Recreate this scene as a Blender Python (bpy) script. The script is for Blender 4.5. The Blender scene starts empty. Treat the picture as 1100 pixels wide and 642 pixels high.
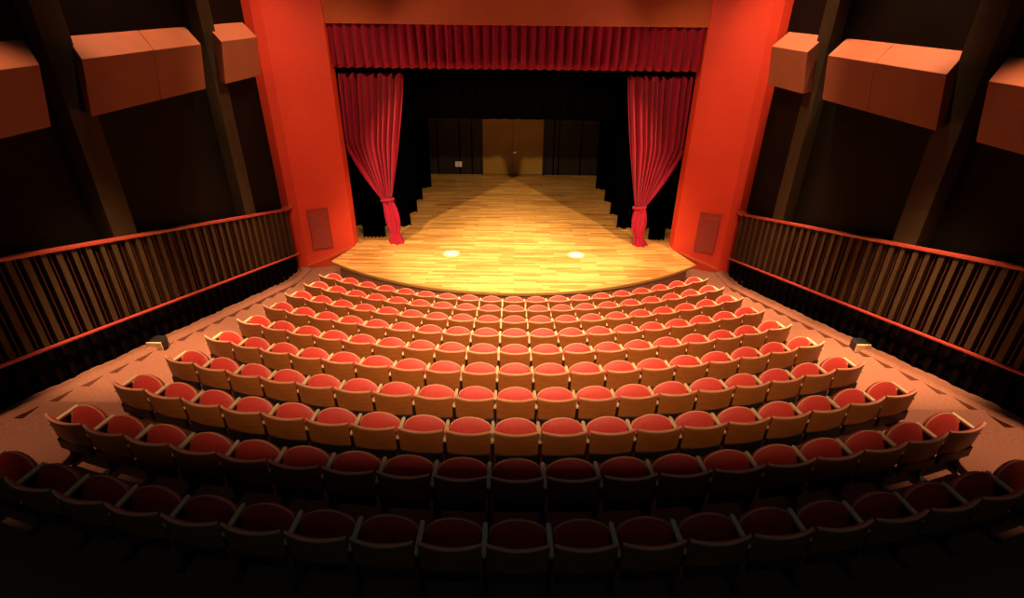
import bpy, math, random
from mathutils import Vector, Matrix
random.seed(7)
C = bpy.context.scene.collection
K = 6.7                    # camera height above the house floor
STAGE = 0.5

# ------------------------------------------------------------------ helpers
class MB:
    def __init__(s): s.v = []; s.f = []
    def add(s, vs, fs):
        n = len(s.v); s.v += [tuple(p) for p in vs]; s.f += [tuple(i + n for i in f) for f in fs]; return s
    def box(s, x0, x1, y0, y1, z0, z1):
        return s.hexa([(x0,y0,z0),(x1,y0,z0),(x1,y1,z0),(x0,y1,z0)], [(x0,y0,z1),(x1,y0,z1),(x1,y1,z1),(x0,y1,z1)])
    def hexa(s, b, t):
        return s.add(list(b) + list(t), [(3,2,1,0),(4,5,6,7),(0,1,5,4),(1,2,6,5),(2,3,7,6),(3,0,4,7)])
    def prism(s, poly, z0, z1):
        n = len(poly)
        vs = [(x,y,z0) for x,y in poly] + [(x,y,z1) for x,y in poly]
        fs = [tuple(range(n))[::-1], tuple(range(n, 2*n))] + [(i,(i+1)%n,n+(i+1)%n,n+i) for i in range(n)]
        return s.add(vs, fs)
    def slab(s, front, back):
        """two matching point grids [rows][cols] closed into a solid"""
        R, W = len(front), len(front[0])
        vs = [p for r in front for p in r] + [p for r in back for p in r]
        o = R*W; fs = []
        for i in range(R-1):
            for j in range(W-1):
                a = i*W+j
                fs.append((a,a+1,a+W+1,a+W)); fs.append((o+a,o+a+W,o+a+W+1,o+a+1))
        for j in range(W-1):
            fs.append((j,o+j,o+j+1,j+1)); a=(R-1)*W+j; fs.append((a,a+1,o+a+1,o+a))
        for i in range(R-1):
            a=i*W; fs.append((a,a+W,o+a+W,o+a)); a=i*W+W-1; fs.append((a,o+a,o+a+W,a+W))
        return s.add(vs, fs)
    def sheet(s, g):
        R, W = len(g), len(g[0])
        return s.add([p for r in g for p in r], [(i*W+j,i*W+j+1,(i+1)*W+j+1,(i+1)*W+j) for i in range(R-1) for j in range(W-1)])
    def tube(s, pts, r, n=10, caps=True):
        pts = [Vector(p) for p in pts]; rings = []
        up = Vector((0,0,1))
        for i, p in enumerate(pts):
            d = (pts[min(i+1,len(pts)-1)] - pts[max(i-1,0)]).normalized()
            a = d.cross(up)
            if a.length < .05: a = d.cross(Vector((1,0,0)))
            a.normalize(); b = a.cross(d).normalized()
            rr = r[i] if isinstance(r, (list,tuple)) else r
            rings.append([p + a*rr*math.cos(t) + b*rr*math.sin(t) for t in [2*math.pi*k/n for k in range(n)]])
        vs = [q for ring in rings for q in ring]; fs = []
        for i in range(len(pts)-1):
            for k in range(n):
                fs.append((i*n+k, i*n+(k+1)%n, (i+1)*n+(k+1)%n, (i+1)*n+k))
        if caps: fs += [tuple(range(n))[::-1], tuple((len(pts)-1)*n+k for k in range(n))]
        return s.add(vs, fs)

def obj(name, mb, m, parent=None, origin=(0,0,0), smooth=False, bevel=0, solid=0, kind=None):
    me = bpy.data.meshes.new(name)
    o = Vector(origin)
    me.from_pydata([tuple(Vector(p) - o) for p in mb.v], [], mb.f)
    me.validate(); me.update()
    import bmesh
    b = bmesh.new(); b.from_mesh(me); bmesh.ops.recalc_face_normals(b, faces=b.faces); b.to_mesh(me); b.free()
    if smooth:
        me.polygons.foreach_set('use_smooth', [True]*len(me.polygons))
        try: me.set_sharp_from_angle(angle=math.radians(40))
        except Exception: pass
    me.materials.append(m)
    ob = bpy.data.objects.new(name, me); C.objects.link(ob)
    if parent: ob.parent = parent
    ob.location = o
    if solid:
        md = ob.modifiers.new('thickness','SOLIDIFY'); md.thickness = solid; md.offset = 0
    if bevel:
        md = ob.modifiers.new('edges','BEVEL'); md.width = bevel; md.segments = 2; md.limit_method = 'ANGLE'
    if kind: ob['kind'] = kind
    return ob

def thing(name, label, cat, loc=(0,0,0), rotz=0, group=None):
    o = bpy.data.objects.new(name, None); C.objects.link(o); o.empty_display_size = .1
    o.location = loc; o.rotation_euler = (0,0,rotz)
    o['label'] = label; o['category'] = cat
    if group: o['group'] = group
    return o

def tag(o, label, cat, group=None):
    o['label'] = label; o['category'] = cat
    if group: o['group'] = group
    return o

# ------------------------------------------------------------------ materials
def mat(name, col, rough=.6, noise=0, scale=8, spec=.3, metal=0, bump=0, sheen=0, stretch=None, col2=None):
    m = bpy.data.materials.new(name); m.use_nodes = True
    nt = m.node_tree; b = nt.nodes['Principled BSDF']
    b.inputs['Base Color'].default_value = (*col, 1); b.inputs['Roughness'].default_value = rough
    b.inputs['Specular IOR Level'].default_value = spec; b.inputs['Metallic'].default_value = metal
    if sheen:
        b.inputs['Sheen Weight'].default_value = sheen; b.inputs['Sheen Roughness'].default_value = .4
        b.inputs['Sheen Tint'].default_value = (1,.45,.4,1)
    if noise or bump:
        tc = nt.nodes.new('ShaderNodeTexCoord'); mp = nt.nodes.new('ShaderNodeMapping')
        if stretch: mp.inputs['Scale'].default_value = stretch
        n = nt.nodes.new('ShaderNodeTexNoise'); n.inputs['Scale'].default_value = scale; n.inputs['Detail'].default_value = 4
        nt.links.new(tc.outputs['Object'], mp.inputs['Vector']); nt.links.new(mp.outputs['Vector'], n.inputs['Vector'])
        if noise:
            r = nt.nodes.new('ShaderNodeValToRGB')
            c2 = col2 or tuple(c*(1-noise) for c in col)
            r.color_ramp.elements[0].position = .3; r.color_ramp.elements[1].position = .7
            r.color_ramp.elements[0].color = (*c2, 1); r.color_ramp.elements[1].color = (*col, 1)
            nt.links.new(n.outputs['Fac'], r.inputs['Fac']); nt.links.new(r.outputs['Color'], b.inputs['Base Color'])
        if bump:
            bp = nt.nodes.new('ShaderNodeBump'); bp.inputs['Strength'].default_value = bump; bp.inputs['Distance'].default_value = .01
            nt.links.new(n.outputs['Fac'], bp.inputs['Height']); nt.links.new(bp.outputs['Normal'], b.inputs['Normal'])
    return m

def plank_mat():
    m = bpy.data.materials.new('stage_planks'); m.use_nodes = True
    nt = m.node_tree; b = nt.nodes['Principled BSDF']
    tc = nt.nodes.new('ShaderNodeTexCoord')
    br = nt.nodes.new('ShaderNodeTexBrick')
    br.inputs['Scale'].default_value = 1; br.inputs['Brick Width'].default_value = 1.1; br.inputs['Row Height'].default_value = .09
    br.inputs['Mortar Size'].default_value = .0025; br.inputs['Bias'].default_value = -.1
    br.offset = .37; br.offset_frequency = 2; br.squash = .8; br.squash_frequency = 3
    br.inputs['Color1'].default_value = (.78,.43,.12,1); br.inputs['Color2'].default_value = (.44,.19,.04,1)
    br.inputs['Mortar'].default_value = (.2,.09,.03,1)
    n = nt.nodes.new('ShaderNodeTexNoise'); n.inputs['Scale'].default_value = 2.2; n.inputs['Detail'].default_value = 5
    mp = nt.nodes.new('ShaderNodeMapping'); mp.inputs['Scale'].default_value = (.7,9,1)
    nt.links.new(tc.outputs['Object'], mp.inputs['Vector']); nt.links.new(mp.outputs['Vector'], n.inputs['Vector'])
    nt.links.new(tc.outputs['Object'], br.inputs['Vector'])
    mx = nt.nodes.new('ShaderNodeMixRGB'); mx.blend_type = 'OVERLAY'; mx.inputs['Fac'].default_value = .75
    nt.links.new(br.outputs['Color'], mx.inputs['Color1']); nt.links.new(n.outputs['Fac'], mx.inputs['Color2'])
    nt.links.new(mx.outputs['Color'], b.inputs['Base Color'])
    b.inputs['Roughness'].default_value = .32; b.inputs['Specular IOR Level'].default_value = .4
    return m

M = dict(
    red_paint = mat('red_paint', (.74,.058,.024), .55, .10, 1.2),
    orange_paint = mat('orange_paint', (.60,.12,.035), .6, .12, 2),
    carpet = mat('carpet', (.30,.13,.078), .95, .35, 60, .1, bump=.5),
    planks = plank_mat(),
    lip = mat('stage_edge_wood', (.40,.21,.06), .4, .3, 6, stretch=(1,8,8)),
    black_wall = mat('black_wall', (.0065,.004,.0016), .7, .6, 1.3, .1, col2=(.0035,.002,.0008)),
    olive = mat('pillar_paint', (.044,.028,.011), .7, .3, 3, .2),
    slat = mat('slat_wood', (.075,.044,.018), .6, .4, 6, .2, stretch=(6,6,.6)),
    slat_shaded = mat('shaded_slat_wood', (.005,.0025,.0015), .9, spec=.02),  # slat wood darkened to paint in the shade below the handrail
    lath = mat('reddish_lath', (.05,.012,.007), .6),
    box_paint = mat('box_paint', (.31,.09,.038), .6, .12, 2),
    slat_back = mat('slat_backing', (.002,.001,.001), .95, spec=.02),
    rail = mat('red_rail', (.42,.055,.04), .3, 0, spec=.5),
    crimson = mat('crimson_velvet', (.34,.010,.036), .85, .2, 5, .12, sheen=.3, stretch=(8,8,.5)),
    black_velvet = mat('black_velvet', (.0010,.0008,.0005), .95, .3, 6, .0, stretch=(8,8,.5)),
    back_wood = mat('seat_back_wood', (.35,.112,.022), .42, .3, 5, .4, stretch=(1,1,6)),
    rim = mat('rim_wood', (.78,.36,.20), .4, .1, 8),
    seat_red = mat('seat_fabric', (.62,.05,.032), .55, .2, 120, .5, sheen=.3, bump=.2, stretch=(1,.05,.05)),
    piping = mat('piping', (.75,.34,.2), .7),
    arm = mat('armrest_wood', (.80,.60,.32), .35, .15, 12, .5, stretch=(8,1,1)),
    metal = mat('black_metal', (.012,.010,.010), .45, spec=.5),
    backstage = mat('backstage_panel', (.013,.006,.003), .6, .5, 2),
    door = mat('olive_door', (.30,.165,.028), .5, .25, 1.5),
    white = mat('white_plastic', (.7,.55,.5), .5),
    steel = mat('steel', (.6,.5,.4), .3, metal=1),
    vent = mat('vent_paint', (.36,.048,.024), .6, .2, 10),
)

# ------------------------------------------------------------------ plan of the room
CY = 19.3                                     # rows and stage front share this centre
FAN = .124
def wx(a, y): return a + FAN*(13.7 - y)       # distance of the side wall from the axis at depth y
CYR = 20.3
R_ROW = [9.755 + .86*i for i in range(10)]
TOPZ = [z + K for z in (-5.92,-5.66,-5.41,-5.17,-4.94,-4.71,-4.49,-4.28,-4.08,-3.96)]
SEAT_H = .76
FLOORZ = [z - SEAT_H for z in TOPZ]
HALF = [4.9,4.88,4.89,4.90,4.94,5.0,5.07,5.2,5.33,5.45]

# floor: flat strip before the stage, then concentric terraces
def build_floor():
    mb = MB()
    mb.prism([(-7.6,8.0),(7.6,8.0),(6.3,14.6),(-6.3,14.6)], -.3, 0)
    n = 40
    for i in range(10):
        z = max(FLOORZ[i], .012)
        r0 = R_ROW[i] - .55
        r1 = R_ROW[i+1] - .55 if i < 9 else 24
        if i == 9: r1 = 20.9
        ang = min(1.2, (HALF[i] + .75)/R_ROW[i])
        if i == 9: ang = .55
        inner = [(r0*math.sin(t), CYR - r0*math.cos(t)) for t in [-ang + 2*ang*k/n for k in range(n+1)]]
        outer = [((r1+.02)*math.sin(t), CYR - (r1+.02)*math.cos(t)) for t in [-ang + 2*ang*k/n for k in range(n+1)]]
        mb.slab([[(x,y,z) for x,y in inner],[(x,y,z) for x,y in outer]], [[(x,y,-.3) for x,y in inner],[(x,y,-.3) for x,y in outer]])
    obj('floor', mb, M['carpet'], kind='structure')
build_floor()

def aisle_z(y): return 0.0 if y >= 12.6 else (12.6 - y)*.247
def curb_z(y): return max(.02, .24*(13.15 - y), aisle_z(y) + .06) + .01
for side, nm in ((-1,'left'),(1,'right')):
    mb = MB()
    y = 12.9
    while y > -.6:
        z = aisle_z(y - .22) + .01
        i = max(0, min(9, int((CY - y + .0 - 8.2)/.86)))
        xin0 = 4.72 + .075*(12.4 - y)
        mb.hexa([(side*xin0,y-.5,-.3),(side*wx(5.9,y-.5),y-.5,-.3),(side*wx(5.9,y),y,-.3),(side*xin0,y,-.3)],
                [(side*xin0,y-.5,z),(side*wx(5.9,y-.5),y-.5,z),(side*wx(5.9,y),y,z),(side*xin0,y,z)])
        y -= .5
    obj('floor_aisle_'+nm, mb, M['carpet'], bevel=.012, kind='structure')
    # carpeted curb running up along the wall
    ys = [13.7 - .05*k for k in range(290)]
    def wav(y, k): return .009*abs(math.sin(math.pi*(y-.4)/.25)) + .007*math.sin(y*7.3+k) - .01
    f = [[(side*wx(5.60+.02*math.sin(y*12.6),y),y,-.3) for y in ys],[(side*wx(5.62,y),y,curb_z(y)-.05+.3*wav(y,0)) for y in ys],[(side*wx(5.70,y),y,curb_z(y)-.01+.6*wav(y,1)) for y in ys],[(side*wx(5.80,y),y,curb_z(y)+wav(y,2)) for y in ys],[(side*wx(5.895,y),y,curb_z(y)+.012+1.3*wav(y,1)) for y in ys]]
    b = [[(side*wx(5.90,y),y,-.3) for y in ys],[(side*wx(5.90,y),y,-.15) for y in ys],[(side*wx(5.90,y),y,-.1) for y in ys],[(side*wx(5.90,y),y,-.05) for y in ys],[(side*wx(5.90,y),y,curb_z(y)-.02) for y in ys]]
    obj('trim_curb_'+nm, MB().slab(f,b), M['carpet'], kind='structure')

# ------------------------------------------------------------------ side walls
def P(side, a, y, z): return (side*wx(a,y), y, z)
def wallprism(mb, side, a0, a1, y0, y1, z0, z1, z0b=None, z1b=None):
    """box following the fanned wall, z may differ at the two ends (y0 end, y1 end)"""
    z0b = z0 if z0b is None else z0b; z1b = z1 if z1b is None else z1b
    return mb.hexa([P(side,a0,y0,z0),P(side,a1,y0,z0),P(side,a1,y1,z0b),P(side,a0,y1,z0b)],
                   [P(side,a0,y0,z1),P(side,a1,y0,z1),P(side,a1,y1,z1b),P(side,a0,y1,z1b)])
def top_rail_z(y): return K - 4.92 + .26*(13.6 - y)
def hand_z(y): return K - 6.16 + .2405*(13.6 - y)

for side, nm in ((-1,'left'),(1,'right')):
    mb = MB(); wallprism(mb, side, 6.2, 6.45, -1.5, 14.4, -.3, 8.6)
    obj('wall_'+nm, mb, M['black_wall'], kind='structure')
    # slatted partition
    word = 'left' if side < 0 else 'right'
    t = thing('slatted_partition', f'tall dark wood slatted partition rising along the {word} aisle under a red top rail', 'partition', P(side,5.9,13.6,0))
    def sub(mb_, name, m, parent=t, **k):
        o = obj(name, mb_, m, None, P(side,5.9,13.6,0), **k); o.parent = t; o.location = (0,0,0); return o
    mb = MB(); wallprism(mb, side, 5.96, 6.02, -1.2, 13.62, curb_z(-1.2)-.1, top_rail_z(-1.2)-.02, curb_z(13.62)-.02, top_rail_z(13.62)-.02)
    sub(mb, 'backing_panel', M['slat_back'])
    mb = MB(); mlow = MB(); mthin = MB(); y = 13.5; k = 0
    while y > -1.1:
        w = .10 if k % 2 == 0 else .085
        y0, y1 = y - w, y
        wallprism(mb, side, 5.905, 5.965, y0, y1, hand_z(y0)+.0, top_rail_z(y0)-.01, hand_z(y1)+.0, top_rail_z(y1)-.01)
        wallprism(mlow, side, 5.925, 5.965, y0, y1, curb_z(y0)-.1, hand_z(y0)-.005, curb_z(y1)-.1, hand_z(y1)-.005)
        # thin secondary lath in the gap
        wallprism(mthin, side, 5.935, 5.965, y0-.07, y0-.048, hand_z(y0-.06), top_rail_z(y0-.06)-.01, hand_z(y0-.04), top_rail_z(y0-.04)-.01)
        y -= .235 if k % 3 else .25
        k += 1
    sub(mb, 'slats', M['slat']); sub(mlow, 'lower_slats', M['slat_shaded']); sub(mthin, 'thin_laths', M['lath'])
    mb = MB(); wallprism(mb, side, 5.875, 5.985, -1.2, 13.3, top_rail_z(-1.2)-.02, top_rail_z(-1.2)+.04, top_rail_z(13.3)-.02, top_rail_z(13.3)+.04)
    wallprism(mb, side, 5.80, 5.985, 13.3, 13.66, top_rail_z(13.3)-.02, top_rail_z(13.3)+.04, top_rail_z(13.66)+.06, top_rail_z(13.66)+.12)
    sub(mb, 'top_rail', M['rail'], bevel=.012)
    # handrail on brackets
    t2 = thing('handrail', f'red metal handrail sloping along the {word} slatted partition', 'handrail', P(side,5.8,13.58,0))
    mb = MB().tube([P(side,5.9,13.64,hand_z(13.6)+.03)] + [P(side,5.80,y_,hand_z(y_)) for y_ in [13.5 - k*.75 for k in range(20)]], .027, 10)
    o = obj('rail', mb, M['rail'], None, P(side,5.8,13.58,0), smooth=True); o.parent = t2; o.location = (0,0,0)
    for y_ in [12.6 - 1.5*k for k in range(8)]:
        mb = MB().tube([P(side,5.80,y_,hand_z(y_)), P(side,5.81,y_,hand_z(y_)-.07), P(side,5.91,y_,hand_z(y_)-.09)], .011, 8)
        o = obj('bracket', mb, M['metal'], None, P(side,5.8,13.58,0)); o.parent = t2; o.location = (0,0,0)

    # pillars on the upper wall
    for (y0, y1, desc) in ((4.6,5.15,'nearest the camera'),(8.3,8.78,'between two orange wall boxes'),(11.9,12.3,'closest to the stage')):
        if y0 < 5: continue
        mb = MB(); wallprism(mb, side, 5.98, 6.25, y0, y1, top_rail_z(y1)-.6, 8.6)
        o = obj('pillar', mb, M['olive'], None, P(side,6.1,(y0+y1)/2,top_rail_z(y1)-.6), kind='structure')
    # acoustic boxes
    dz = 0 if side < 0 else -.07
    for (y0, y1, seam, desc) in ((4.4,7.76,6.0,'furthest from the stage'),(8.46,11.24,9.97,'in the middle of three'),(11.9,13.25,None,'beside the red proscenium')):
        zt, zb, zk = K-.80+dz, K-1.57+dz, K-.53+dz
        org = P(side,6.0,y0,zb)
        t3 = thing('acoustic_box', f'orange-brown angular wall box on the {word} wall, {desc}', 'wall box', org, group=f'orange boxes on the {word} wall')
        segs = [(y0,y1)] if seam is None else [(y0,seam-.006),(seam+.006,y1)]
        for (a,b) in segs:
            ea, eb = .5, .5
            fa = 5.66 if side < 0 else 5.6; q_ = .17
            vs = [P(side,fa,a-q_,zb),P(side,fa,a,zt),P(side,6.205,a+ea,zk),P(side,6.205,a+ea-q_,zb),
                  P(side,fa,b-q_,zb),P(side,fa,b,zt),P(side,6.205,b+eb,zk),P(side,6.205,b+eb-q_,zb)]
            m_ = MB().add(vs, [(0,1,2,3),(7,6,5,4),(0,4,5,1),(1,5,6,2),(2,6,7,3),(3,7,4,0)])
            o = obj('panel', m_, M['box_paint'], None, org, bevel=.008); o.parent = t3; o.location = (0,0,0)

# aisle lights: small black fixtures on the curbs
for side, yy, lab in ((-1,8.12,'small black aisle light box on the carpet curb by the left partition'),(1,8.35,'small black aisle light box on the carpet curb by the right partition')):
    z = curb_z(yy) - .05
    base = P(side,5.70,yy,z)
    t = thing('aisle_light', lab, 'aisle light', base)
    mb = MB(); mb.prism([(-.13,-.12),(.13,-.12),(.13,.06),(.08,.12),(-.08,.12),(-.13,.06)], 0, .15)
    obj('housing', mb, M['metal'], t, bevel=.01)
    mb = MB().box(-.13,.13,-.15,-.12,.0,.16); obj('end_plate', mb, M['arm'], t, bevel=.004)

# ------------------------------------------------------------------ proscenium
for side, nm in ((-1,'left'),(1,'right')):
    poly = [(side*4.5,14.2),(side*5.72,13.76),(side*5.95,13.74),(side*6.35,13.9),(side*6.35,15.0),(side*4.5,14.62)]
    obj('wall_proscenium_'+nm, MB().prism(poly, -.3, 8.6), M['red_paint'], kind='structure', bevel=.01)
    # slanted base board
    a, b = Vector((side*4.52,14.18,0)), Vector((side*5.74,13.74,0))
    n = Vector((0,-.03,0))
    mb = MB()
    za, zb = STAGE+.0, .10
    mb.hexa([a+Vector((0,0,za-.04)), b+Vector((0,0,zb-.04)), b+n+Vector((0,0,zb-.04)), a+n+Vector((0,0,za-.04))],
            [a+Vector((0,0,za+.02)), b+Vector((0,0,zb+.02)), b+n+Vector((0,0,zb+.02)), a+n+Vector((0,0,za+.02))])
    obj('trim_base_'+nm, mb, M['orange_paint'], kind='structure')
    # vent grille
    d = (b - a).normalized(); c = a + (b-a)*.62
    perp = Vector((-d.y, d.x, 0)); 
    if perp.y > 0: perp = -perp
    word = nm
    t = thing('vent_grille', f'tall brownish red louvred grille on the {word} proscenium pillar', 'vent grille', (c.x, c.y-.01, .55), 0)
    def q(u, w, z): p = d*u + perp*w; return (p.x, p.y, z)
    mb = MB()
    for (u0,u1,z0,z1) in ((-.27,-.245,0,1.16),(.245,.27,0,1.16),(-.245,.245,0,.025),(-.245,.245,1.135,1.16)):
        mb.hexa([q(u0,0,z0),q(u1,0,z0),q(u1,.022,z0),q(u0,.022,z0)],[q(u0,0,z1),q(u1,0,z1),q(u1,.022,z1),q(u0,.022,z1)])
    obj('frame', mb, M['vent'], t)
    mb = MB()
    for k in range(18):
        z = .045 + k*.0605
        mb.hexa([q(-.245,.002,z+.022),q(.245,.002,z+.022),q(.245,.018,z),q(-.245,.018,z)],[q(-.245,.002,z+.028),q(.245,.002,z+.028),q(.245,.018,z+.006),q(-.245,.018,z+.006)])
    obj('louvres', mb, M['vent'], t)

# header above the opening
obj('wall_proscenium_header', MB().box(-4.5,4.5,14.24,14.6,K-.56,8.6), M['orange_paint'], kind='structure', bevel=.01)

# ------------------------------------------------------------------ stage
arc_t = math.asin(4.86/7.8)
arc = [(7.8*math.sin(t), CY - 7.8*math.cos(t)) for t in [-arc_t + 2*arc_t*k/60 for k in range(61)]]
poly = [(-8,21.4),(-8,14.64),(-4.5,14.64),(-4.49,14.2)] + arc + [(4.49,14.2),(4.5,14.64),(8,14.64),(8,21.4)]
st = thing('stage', 'curved wooden stage platform with honey plank floor below the red proscenium', 'stage', (0,14.2,0))
def stobj(name, mb, m, **k):
    o = obj(name, mb, m, None, (0,14.2,0), **k); o.parent = st; o.location = (0,0,0); return o
stobj('plank_floor', MB().prism(poly, STAGE-.045, STAGE), M['planks'])
def ring(r0, r1, z0, z1, tt=arc_t):
    n = 60; ts = [-tt + 2*tt*k/n for k in range(n+1)]
    g = lambda r, z: [(r*math.sin(t), CY - r*math.cos(t), z) for t in ts]
    return MB().slab([g(r0,z0), g(r0,z1)], [g(r1,z0), g(r1,z1)])
stobj('edge_nosing', ring(7.801, 7.835, STAGE-.06, STAGE+.004), M['lip'])
poly2 = [(x*.985, CY - (CY-y)*.985) for x, y in arc]
stobj('riser_face', MB().prism([(-4.4,14.6),(-4.4,14.15)] + poly2[1:-1] + [(4.4,14.15),(4.4,14.6)], 0.0, STAGE-.046), M['carpet'])

# added out-of-view slab that blocks the rear lamps to darken the rear rows
obj('rear_shade_slab', MB().box(-8.5,8.5,-3.2,.2,7.75,8.0), M['black_wall'], kind='structure')

# backstage shell
obj('wall_back', MB().box(-8,8,21.4,21.6,STAGE-.1,8.2), M['backstage'], kind='structure')
for s, nm in ((-1,'left'),(1,'right')):
    obj('wall_wing_'+nm, MB().box(s*8,s*8.2,14.6,21.6,0,8.2) if s>0 else MB().box(-8.2,-8,14.6,21.6,0,8.2), M['slat_back'], kind='structure')
obj('ceiling_fly_loft', MB().box(-8.2,8.2,14.6,21.6,8.2,8.4), M['slat_back'], kind='structure')
# wall panelling bands
mb = MB()
for x in (-2.95,-2.1,-1.62,1.55,1.75,2.6,3.3): mb.box(x-.02,x+.02,21.37,21.41,STAGE,STAGE+2.35)
obj('trim_1', mb, M['slat_back'], kind='structure')
obj('trim_2', MB().box(-3.3,-1.45,21.36,21.42,STAGE+2.06,STAGE+2.16), M['olive'], kind='structure')
obj('trim_3', MB().box(1.6,3.3,21.36,21.42,STAGE+2.04,STAGE+2.1), M['olive'], kind='structure')
dd = bpy.data.objects.new('door_1', None); C.objects.link(dd); dd.location = (0,21.36,STAGE); dd['kind'] = 'structure'
for x0, x1 in ((-1.2,-.045),(-.035,1.13)):
    o = obj('door_leaf', MB().box(x0,x1,-.02,.03,.03,2.2), M['door'], dd, bevel=.01)
obj('door_frame', MB().box(-1.27,-1.2,-.03,.03,0,2.27).box(1.13,1.2,-.03,.03,0,2.27).box(-1.27,1.2,-.03,.03,2.2,2.27), M['backstage'], dd)
obj('door_handle', MB().box(-.02,.09,-.06,-.02,.88,.93), M['steel'], dd, bevel=.008)
t = thing('wall_box', 'small pale box on the dark wall at the back of the stage', 'wall box', (-2.16,21.38,STAGE+.32))
obj('body', MB().box(-.13,.13,-.08,0,0,.2), M['white'], t, bevel=.01)
obj('seam_plate', MB().box(-.005,.005,-.085,-.08,.01,.19), M['metal'], t)

# ------------------------------------------------------------------ drapery
def pleat(x0, x1, y, z0, z1, n, amp, name, m, res=8, parent=None, origin=(0,0,0), hem=0, seed=1, **k):
    rnd = random.Random(seed)
    ph = [rnd.uniform(-.5,.5) for _ in range(n+2)]; am = [rnd.uniform(.7,1.25) for _ in range(n+2)]
    g = []
    W = n*res
    for i in range(7):
        s = i/6; row = []
        for j in range(W+1):
            u = j/W; f = u*n; kk = int(f); w = am[min(kk,n)]*(1-(f-kk)) + am[min(kk+1,n)]*(f-kk)
            yy = y + amp*w*math.sin(2*math.pi*f + .5*ph[min(kk,n)]*s)*(.75+.35*s)
            xx = x0 + (x1-x0)*u + .12*amp*math.sin(4*math.pi*f + 3*s)
            zz = z1 + (z0-z1)*s + (hem*math.cos(2*math.pi*f)*s)
            row.append((xx,yy,zz))
        g.append(row)
    o = obj(name, MB().sheet(g), m, None, origin, smooth=True, solid=.012, **k)
    if parent: o.parent = parent; o.location = (0,0,0)
    return o

o = pleat(-4.47, 4.47, 14.36, K-1.53, K-.50, 40, .085, 'valance_curtain', M['crimson'], origin=(0,14.36,K-.5), hem=.012)
tag(o, 'short pleated crimson valance hanging across the top of the stage opening', 'valance')

def drape(side, tail_x, tie_z, tie_x, seed, label):
    rnd = random.Random(seed)
    org = Vector((side*3.6,14.62,STAGE))
    t = thing('stage_curtain', label, 'curtain', tuple(org))
    NF = 10; W = NF*10; g = []
    ztop = K-1.70
    amps = [rnd.uniform(.6,1.3) for _ in range(NF+2)]; cum = [0]
    for _ in range(NF): cum.append(cum[-1] + rnd.uniform(.65,1.35))
    cum = [c/cum[-1] for c in cum]
    for i in range(25):
        s = i/24; z = ztop + (tie_z - ztop)*s
        e = max(0, (s-.52)/.48)
        xo = 4.44 - (4.44 - (tie_x+.12))*(e**1.25) + .02*math.sin(3*s)         # outer edge sweeps in late
        xi = 2.82 + (tie_x-.12 - 2.82)*(s**1.25)
        row = []
        for j in range(W+1):
            f = j/W*NF; kk = min(int(f), NF-1); fr = f-kk
            u = cum[kk]*(1-fr) + cum[kk+1]*fr
            a = (amps[kk]*(1-fr) + amps[kk+1]*fr)*.11*(1-.4*s)
            x = xi + (xo-xi)*u
            sag = -.14*math.sin(math.pi*u)*s
            yy = 14.62 + a*math.sin(2*math.pi*f) + sag
            zz = z - .03*(1-s)**8*math.cos(2*math.pi*f) + .22*e*(u)*(1-s) - .16*s**3*(1-abs(2*u-1))
            row.append((side*x, yy, zz))
        g.append(row)
    o = obj('drape', MB().sheet(g), M['crimson'], None, org, smooth=True, solid=.012); o.parent = t; o.location=(0,0,0)
    # outer hem turned over as a bright roll sweeping to the tie
    pts = []
    for i in range(13,25):
        s = i/24; z = ztop + (tie_z-ztop)*s; e = max(0,(s-.52)/.48)
        xo = 4.44 - (4.44 - (tie_x+.12))*(e**1.25)
        pts.append((side*(xo+.02), 14.56 - .03*s, z + .22*e*(1-s)))
    o = obj('turned_hem', MB().tube(pts, [.03+.04*math.sin(math.pi*k/11) for k in range(12)], 8), M['crimson'], None, org, smooth=True); o.parent=t; o.location=(0,0,0)
    # tie band
    ring_ = [(side*tie_x + .155*math.cos(a), 14.57 + .13*math.sin(a), tie_z - .05 + .03*math.cos(a+1)) for a in [2*math.pi*k/20 for k in range(21)]]
    o = obj('tie_band', MB().tube(ring_, .045, 8, False), M['crimson'], None, org, smooth=True); o.parent=t; o.location=(0,0,0)
    # gathered tail, flaring and bunching on the boards
    n = 48; rings = []
    for i in range(22):
        s = i/21; z = (tie_z-.04) + (STAGE+.012 - tie_z+.04)*s
        cx = tie_x + (tail_x - tie_x)*s**1.1 + .03*math.sin(5*s+seed); cy = 14.57 - .08*s
        r = .12 + .05*math.sin(min(1,s*1.3)*math.pi) + (.07*((s-.8)/.2) if s > .8 else 0)
        rings.append([(side*cx + (r*1.05)*(1+.17*math.sin(7*a+2.2*s+seed)+.08*math.sin(13*a-6*s))*math.cos(a),
                       cy + r*.85*(1+.17*math.sin(7*a+2.2*s+seed)+.08*math.sin(13*a-6*s))*math.sin(a), z) for a in [2*math.pi*k/n for k in range(n)]])
    vs = [p for r in rings for p in r]; fs = []
    for i in range(21):
        for k in range(n): fs.append((i*n+k,i*n+(k+1)%n,(i+1)*n+(k+1)%n,(i+1)*n+k))
    fs += [tuple(range(n)), tuple(21*n+k for k in range(n))]
    o = obj('gathered_tail', MB().add(vs,fs), M['crimson'], None, org, smooth=True); o.parent=t; o.location=(0,0,0)
drape(-1, 3.32, K-4.90, 3.52, 3, 'crimson stage curtain tied back at the left of the stage, tail slanting')
drape( 1, 3.62, K-5.05, 3.50, 8, 'crimson stage curtain tied back at the right of the stage, tail straight')

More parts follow.
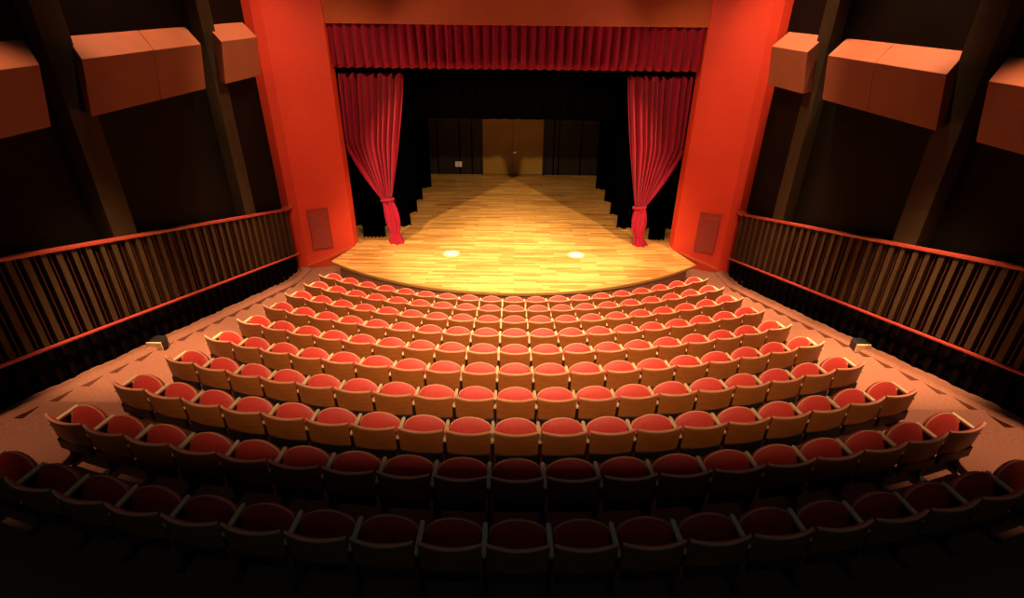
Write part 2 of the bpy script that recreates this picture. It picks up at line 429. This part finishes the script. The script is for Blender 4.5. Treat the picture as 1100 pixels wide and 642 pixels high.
LEGS = [(14.88,3.75,5.3,'first'),(15.75,3.16,4.9,'second'),(16.95,3.14,4.9,'third'),(18.2,3.14,4.9,'fourth'),(19.6,3.02,4.9,'fifth')]
for side, word in ((-1,'left'),(1,'right')):
    for i, (y, xi, xo, on) in enumerate(LEGS):
        if i == 0 and side > 0: xi = 3.95
        if i == 0: xo = 4.40
        o = pleat(side*xi, side*xo, y, STAGE+.02, 7.9, 6, .07, 'masking_curtain', M['black_velvet'], origin=(side*(xi+xo)/2,y,STAGE+.02), seed=i*3+side)
        tag(o, f'black pleated masking curtain, {on} from the front along the {word} wing', 'curtain', f'black wing curtains on the {word} side of the stage')
for i, (y, zb) in enumerate(((15.2,K-2.87),(17.3,K-3.2),(18.9,K-3.575))):
    o = pleat(-5.2, 5.2, y, zb, 8.2, 30, .05, 'masking_border', M['black_velvet'], origin=(0,y,8.2), seed=20+i)
    tag(o, ('black overhead masking border just behind the red valance','black overhead masking border midway up the stage','black overhead masking border cutting off the top of the back wall')[i], 'curtain')

# ------------------------------------------------------------------ seats
# local frame: +y faces the stage, origin on the floor under the backrest rim
def shell_pt(u, z, off):                # u -1..1 across, z height, off forward
    half = .240 - .008*((.76 - z)/.46)
    x = u*half
    sag = (.062 - .04*min(1,(.76 - z)/.4))*(u*u)
    lean = -(z - .76)*.15               # lower parts further forward
    return (x, sag + lean + off, z)
def seat_meshes():
    N = 14; out = {}
    zs = [.405,.42,.48,.58,.70,.745]
    front = [[shell_pt(-1+2*j/N, z + (.0), .016) for j in range(N+1)] for z in zs]
    back = [[shell_pt(-1+2*j/N, z, -.004) for j in range(N+1)] for z in zs]
    # round the lower corners
    for g in (front, back):
        for r in range(2):
            g[r] = [(p[0]*(.965 if r == 0 else .995), p[1], p[2]) for p in g[r]]
    out['backrest'] = (MB().slab(front, back), M['back_wood'], dict(smooth=True))
    # pale rim along the top and down the sides
    rim = MB()
    zr = [.744,.757,.763]
    f2 = [[shell_pt(-1.0+2.0*j/N, z, .022) for j in range(N+1)] for z in zr]
    b2 = [[shell_pt(-1.0+2.0*j/N, z, -.007) for j in range(N+1)] for z in zr]
    rim.slab(f2, b2)
    out['rim'] = (rim, M['rim'], dict(smooth=True))
    # red inner pad
    pz = [.43,.46,.55,.68,.735,.75]; th = [.03,.055,.06,.05,.035,.02]
    f3 = [[shell_pt((-1+2*j/N)*.95, z, .016+t_*(1-(abs(-1+2*j/N))**4*.5)) for j in range(N+1)] for z, t_ in zip(pz, th)]
    b3 = [[shell_pt((-1+2*j/N)*.95, z, .015) for j in range(N+1)] for z in pz]
    out['back_pad'] = (MB().slab(f3, b3), M['seat_red'], dict(smooth=True))
    # tipped-up seat: sitting face looks backwards
    ang = math.radians(67); hx = .236; y0, z0 = .195, .272
    def sp(u, w, h):                    # u across, w along the pad 0..1, h out of the sitting face
        L = .38*w + .085*w*(1 - u*u)
        x = u*hx*(1 - .10*max(0, w-.75)/.25*abs(u)**3) * (.93+.07*min(1,w*3))
        dy, dz = math.cos(ang), math.sin(ang)
        return (x, y0 + L*dy - h*dz, z0 + L*dz + h*dy)
    ws = [0,.06,.25,.5,.75,.92,1.0]
    hs = [.022,.04,.05,.05,.048,.04,.022]
    f4 = [[sp(-1+2*j/N, w, h*(1-.45*abs(-1+2*j/N)**6)) for j in range(N+1)] for w, h in zip(ws, hs)]
    b4 = [[sp(-1+2*j/N, w, -.012) for j in range(N+1)] for w in ws]
    out['seat'] = (MB().slab(f4, b4), M['seat_red'], dict(smooth=True))
    out['dark_gap_box'] = (MB().box(-.225,.225,.045,.10,.27,.415), M['metal'], dict(bevel=.012))  # black box added to keep the gap below the backrest dark
    # plywood seat pan under the cushion
    f5 = [[sp((-1+2*j/N)*1.0, w*.99, -.013) for j in range(N+1)] for w in ws]
    b5 = [[sp((-1+2*j/N)*1.0, w*.99, -.03) for j in range(N+1)] for w in ws]
    out['seat_pan'] = (MB().slab(f5, b5), M['back_wood'], dict(smooth=True))
    # piping round the seat edge (sub-part of the seat)
    edge = [sp(-1, w, .012) for w in (.3,.6,.85)] + [sp(-1+2*j/N, 1.0, .016) for j in range(N+1)] + [sp(1, w, .012) for w in (.85,.6,.3)]
    out['piping'] = (MB().tube(edge, .0085, 6), M['piping'], dict(smooth=True))
    return out
def arm_meshes(x):
    a = MB()
    ys = [.07,.08,.16,.27,.385,.405,.41]; wd = [.012,.019,.021,.021,.020,.015,.006]
    top = [[(x-w,y,.605+.05*(y-.07)) for y, w in zip(ys,wd)],[(x+w,y,.605+.05*(y-.07)) for y, w in zip(ys,wd)]]
    bot = [[(x-w,y,.575+.05*(y-.07)) for y, w in zip(ys,wd)],[(x+w,y,.575+.05*(y-.07)) for y, w in zip(ys,wd)]]
    a.slab(top, bot)
    s = MB()
    s.hexa([(x-.012,.14,0),(x+.012,.14,0),(x+.012,.24,0),(x-.012,.24,0)],[(x-.012,.09,.577),(x+.012,.09,.577),(x+.012,.30,.585),(x-.012,.30,.587)])
    s.box(x-.035,x+.035,.02,.28,0,.018)
    return a, s
ORD = ['first','second','third','fourth','fifth','sixth','seventh','eighth','ninth','tenth']
ROWN = ['front row by the stage','second row from the stage','third row from the stage','fourth row from the stage','fifth row from the stage',
        'sixth row from the stage','seventh row from the stage','eighth row from the stage','ninth row from the stage','dim tenth row from the stage']
PITCH0 = .515
def make_seat():
    t = thing('theatre_seat', 'x', 'seat')
    parts = {}
    for k, (mb, m, kw) in seat_meshes().items():
        parts[k] = obj(k, mb, m, t if k != 'piping' else None, **kw)
    parts['piping'].parent = parts['seat']
    a, s = arm_meshes(-PITCH0/2)
    obj('armrest', a, M['arm'], t, bevel=.004); obj('support', s, M['metal'], t)
    return t
def copy_tree(o, parent=None):
    c = o.copy(); C.objects.link(c)
    if parent: c.parent = parent
    for ch in list(o.children): copy_tree(ch, c)
    return c
proto = make_seat()
a_, s_ = arm_meshes(PITCH0/2)
arm_end = obj('armrest', a_, M['arm'], None, bevel=.004); sup_end = obj('support', s_, M['metal'], None)
first = True; used_end = False
for i in range(10):
    pitch = (HALF[i] + .09)/9.5
    for k in range(-9, 10):
        th = k*pitch/R_ROW[i]
        t = proto if first else copy_tree(proto)
        t.location = (R_ROW[i]*math.sin(th), CYR - R_ROW[i]*math.cos(th), FLOORZ[i] if i else max(.012, FLOORZ[i]))
        t.rotation_euler = (0,0,th); t.scale = (pitch/PITCH0,1,1)
        if k < 0: where = 'at the left end' if k == -9 else ORD[k+9] + ' from left end'
        elif k > 0: where = 'at the right end' if k == 9 else ORD[9-k] + ' from right end'
        else: where = 'the middle one'
        t['label'] = f'red tip-up theatre seat, {where} of the {ROWN[i]}'
        t['category'] = 'seat'; t['group'] = f'seats in the {ROWN[i]}'
        if k == 9:
            for e in (arm_end, sup_end):
                c = e if not used_end else e.copy()
                if used_end: C.objects.link(c)
                c.parent = t
            used_end = True
        first = False

# ------------------------------------------------------------------ lights
def spot(name, loc, target, power, size, blend=.5, col=(1,.62,.32), radius=.15):
    l = bpy.data.lights.new(name, 'SPOT'); l.energy = power; l.spot_size = math.radians(size); l.spot_blend = blend
    l.color = col; l.shadow_soft_size = radius
    o = bpy.data.objects.new(name, l); C.objects.link(o); o.location = loc
    o.rotation_euler = (Vector(target) - Vector(loc)).to_track_quat('-Z','Y').to_euler()
    return o
for s in (-1,1):
    spot('front_of_house_lamp', (s*5.7,9.0,6.5), (s*-.6,15.8,STAGE), 3300, 46, .35, (1,.68,.34), .10)
    spot('house_lamp', (s*2.3,10.4,10.5), (s*1.8,10.3,.8), 3500, 62, .8, (1,.62,.36), .15)
    spot('proscenium_lamp', (s*1.5,8.5,9.2), (s*5.3,13.9,3.4), 1180, 50, .7, (1,.62,.36), .2)
    k = 1.25 if s > 0 else 1
    spot('aisle_lamp', (s*3.3,7.6,10.5), (s*6.2,7.7,1.2), 8000*k, 24, .8, (1,.58,.30), .2)
    spot('aisle_lamp', (s*3.1,11.2,10.5), (s*5.75,10.9,1.0), 4400*k, 24, .8, (1,.58,.30), .2)
    for yy in (6.2, 10.0, 12.8):
        spot('wall_wash_lamp', (s*wx(5.45,yy),yy,11.5), (s*wx(5.7,yy),yy,5.9), (2600 if s < 0 else 5200), 38, .8, (1,.56,.32), .15)
    spot('stage_pool_lamp', (s*1.75,13.7,6.05), (s*1.72,13.75,STAGE), 13000, 4.8, .6, (1,.95,.85), .04)
    spot('rear_lamp', (s*2.6,-3.0,11.58), (s*1.2,8.1,1.0), 10300, 40, .9, (1,.60,.34), .65)
spot('centre_stage_fill', (0,9.5,9.0), (0,15.4,STAGE), 4200, 24, 1.0, (1,.72,.36), .2)  # added fill without a known fixture, strengthens the bright wedge on stage
for s in (-1,1):
    spot('valance_fill', (s*4.6,12.0,5.6), (s*-1.2,14.3,5.3), 170, 80, .7, (1,.58,.42), .06)  # fill lights added to rake and brighten the valance pleats
spot('curtain_lamp', (0,10.0,3.2), (0,14.4,2.6), 40, 90, .6, (1,.55,.45), .2)
spot('apron_lamp', (0,12.2,9.5), (0,12.9,STAGE), 2800, 46, .8, (1,.84,.60), .2)

w = bpy.data.worlds.new('dim_room'); bpy.context.scene.world = w; w.use_nodes = True
w.node_tree.nodes['Background'].inputs['Color'].default_value = (.5,.85,1,1)
w.node_tree.nodes['Background'].inputs['Strength'].default_value = .034

# ------------------------------------------------------------------ camera
cam = bpy.data.cameras.new('camera'); co = bpy.data.objects.new('camera', cam); C.objects.link(co)
cam.sensor_width = 36; cam.lens = 593.9/1100*36; cam.clip_start = .05; cam.clip_end = 100
pitch = math.radians(28.914); yaw = -.00398; roll = .01172
co.matrix_world = Matrix.Translation((-.088,-.196,K+.096)) @ Matrix.Rotation(yaw,4,'Z') @ Matrix.Rotation(math.pi/2 - pitch,4,'X') @ Matrix.Rotation(roll,4,'Z')
sc = bpy.context.scene; sc.camera = co
sc.view_settings.view_transform = 'Standard'; sc.view_settings.look = 'None'
sc.view_settings.gamma = 1; sc.view_settings.use_curve_mapping = False; sc.view_settings.exposure = 0
sc.cycles.max_bounces = 6
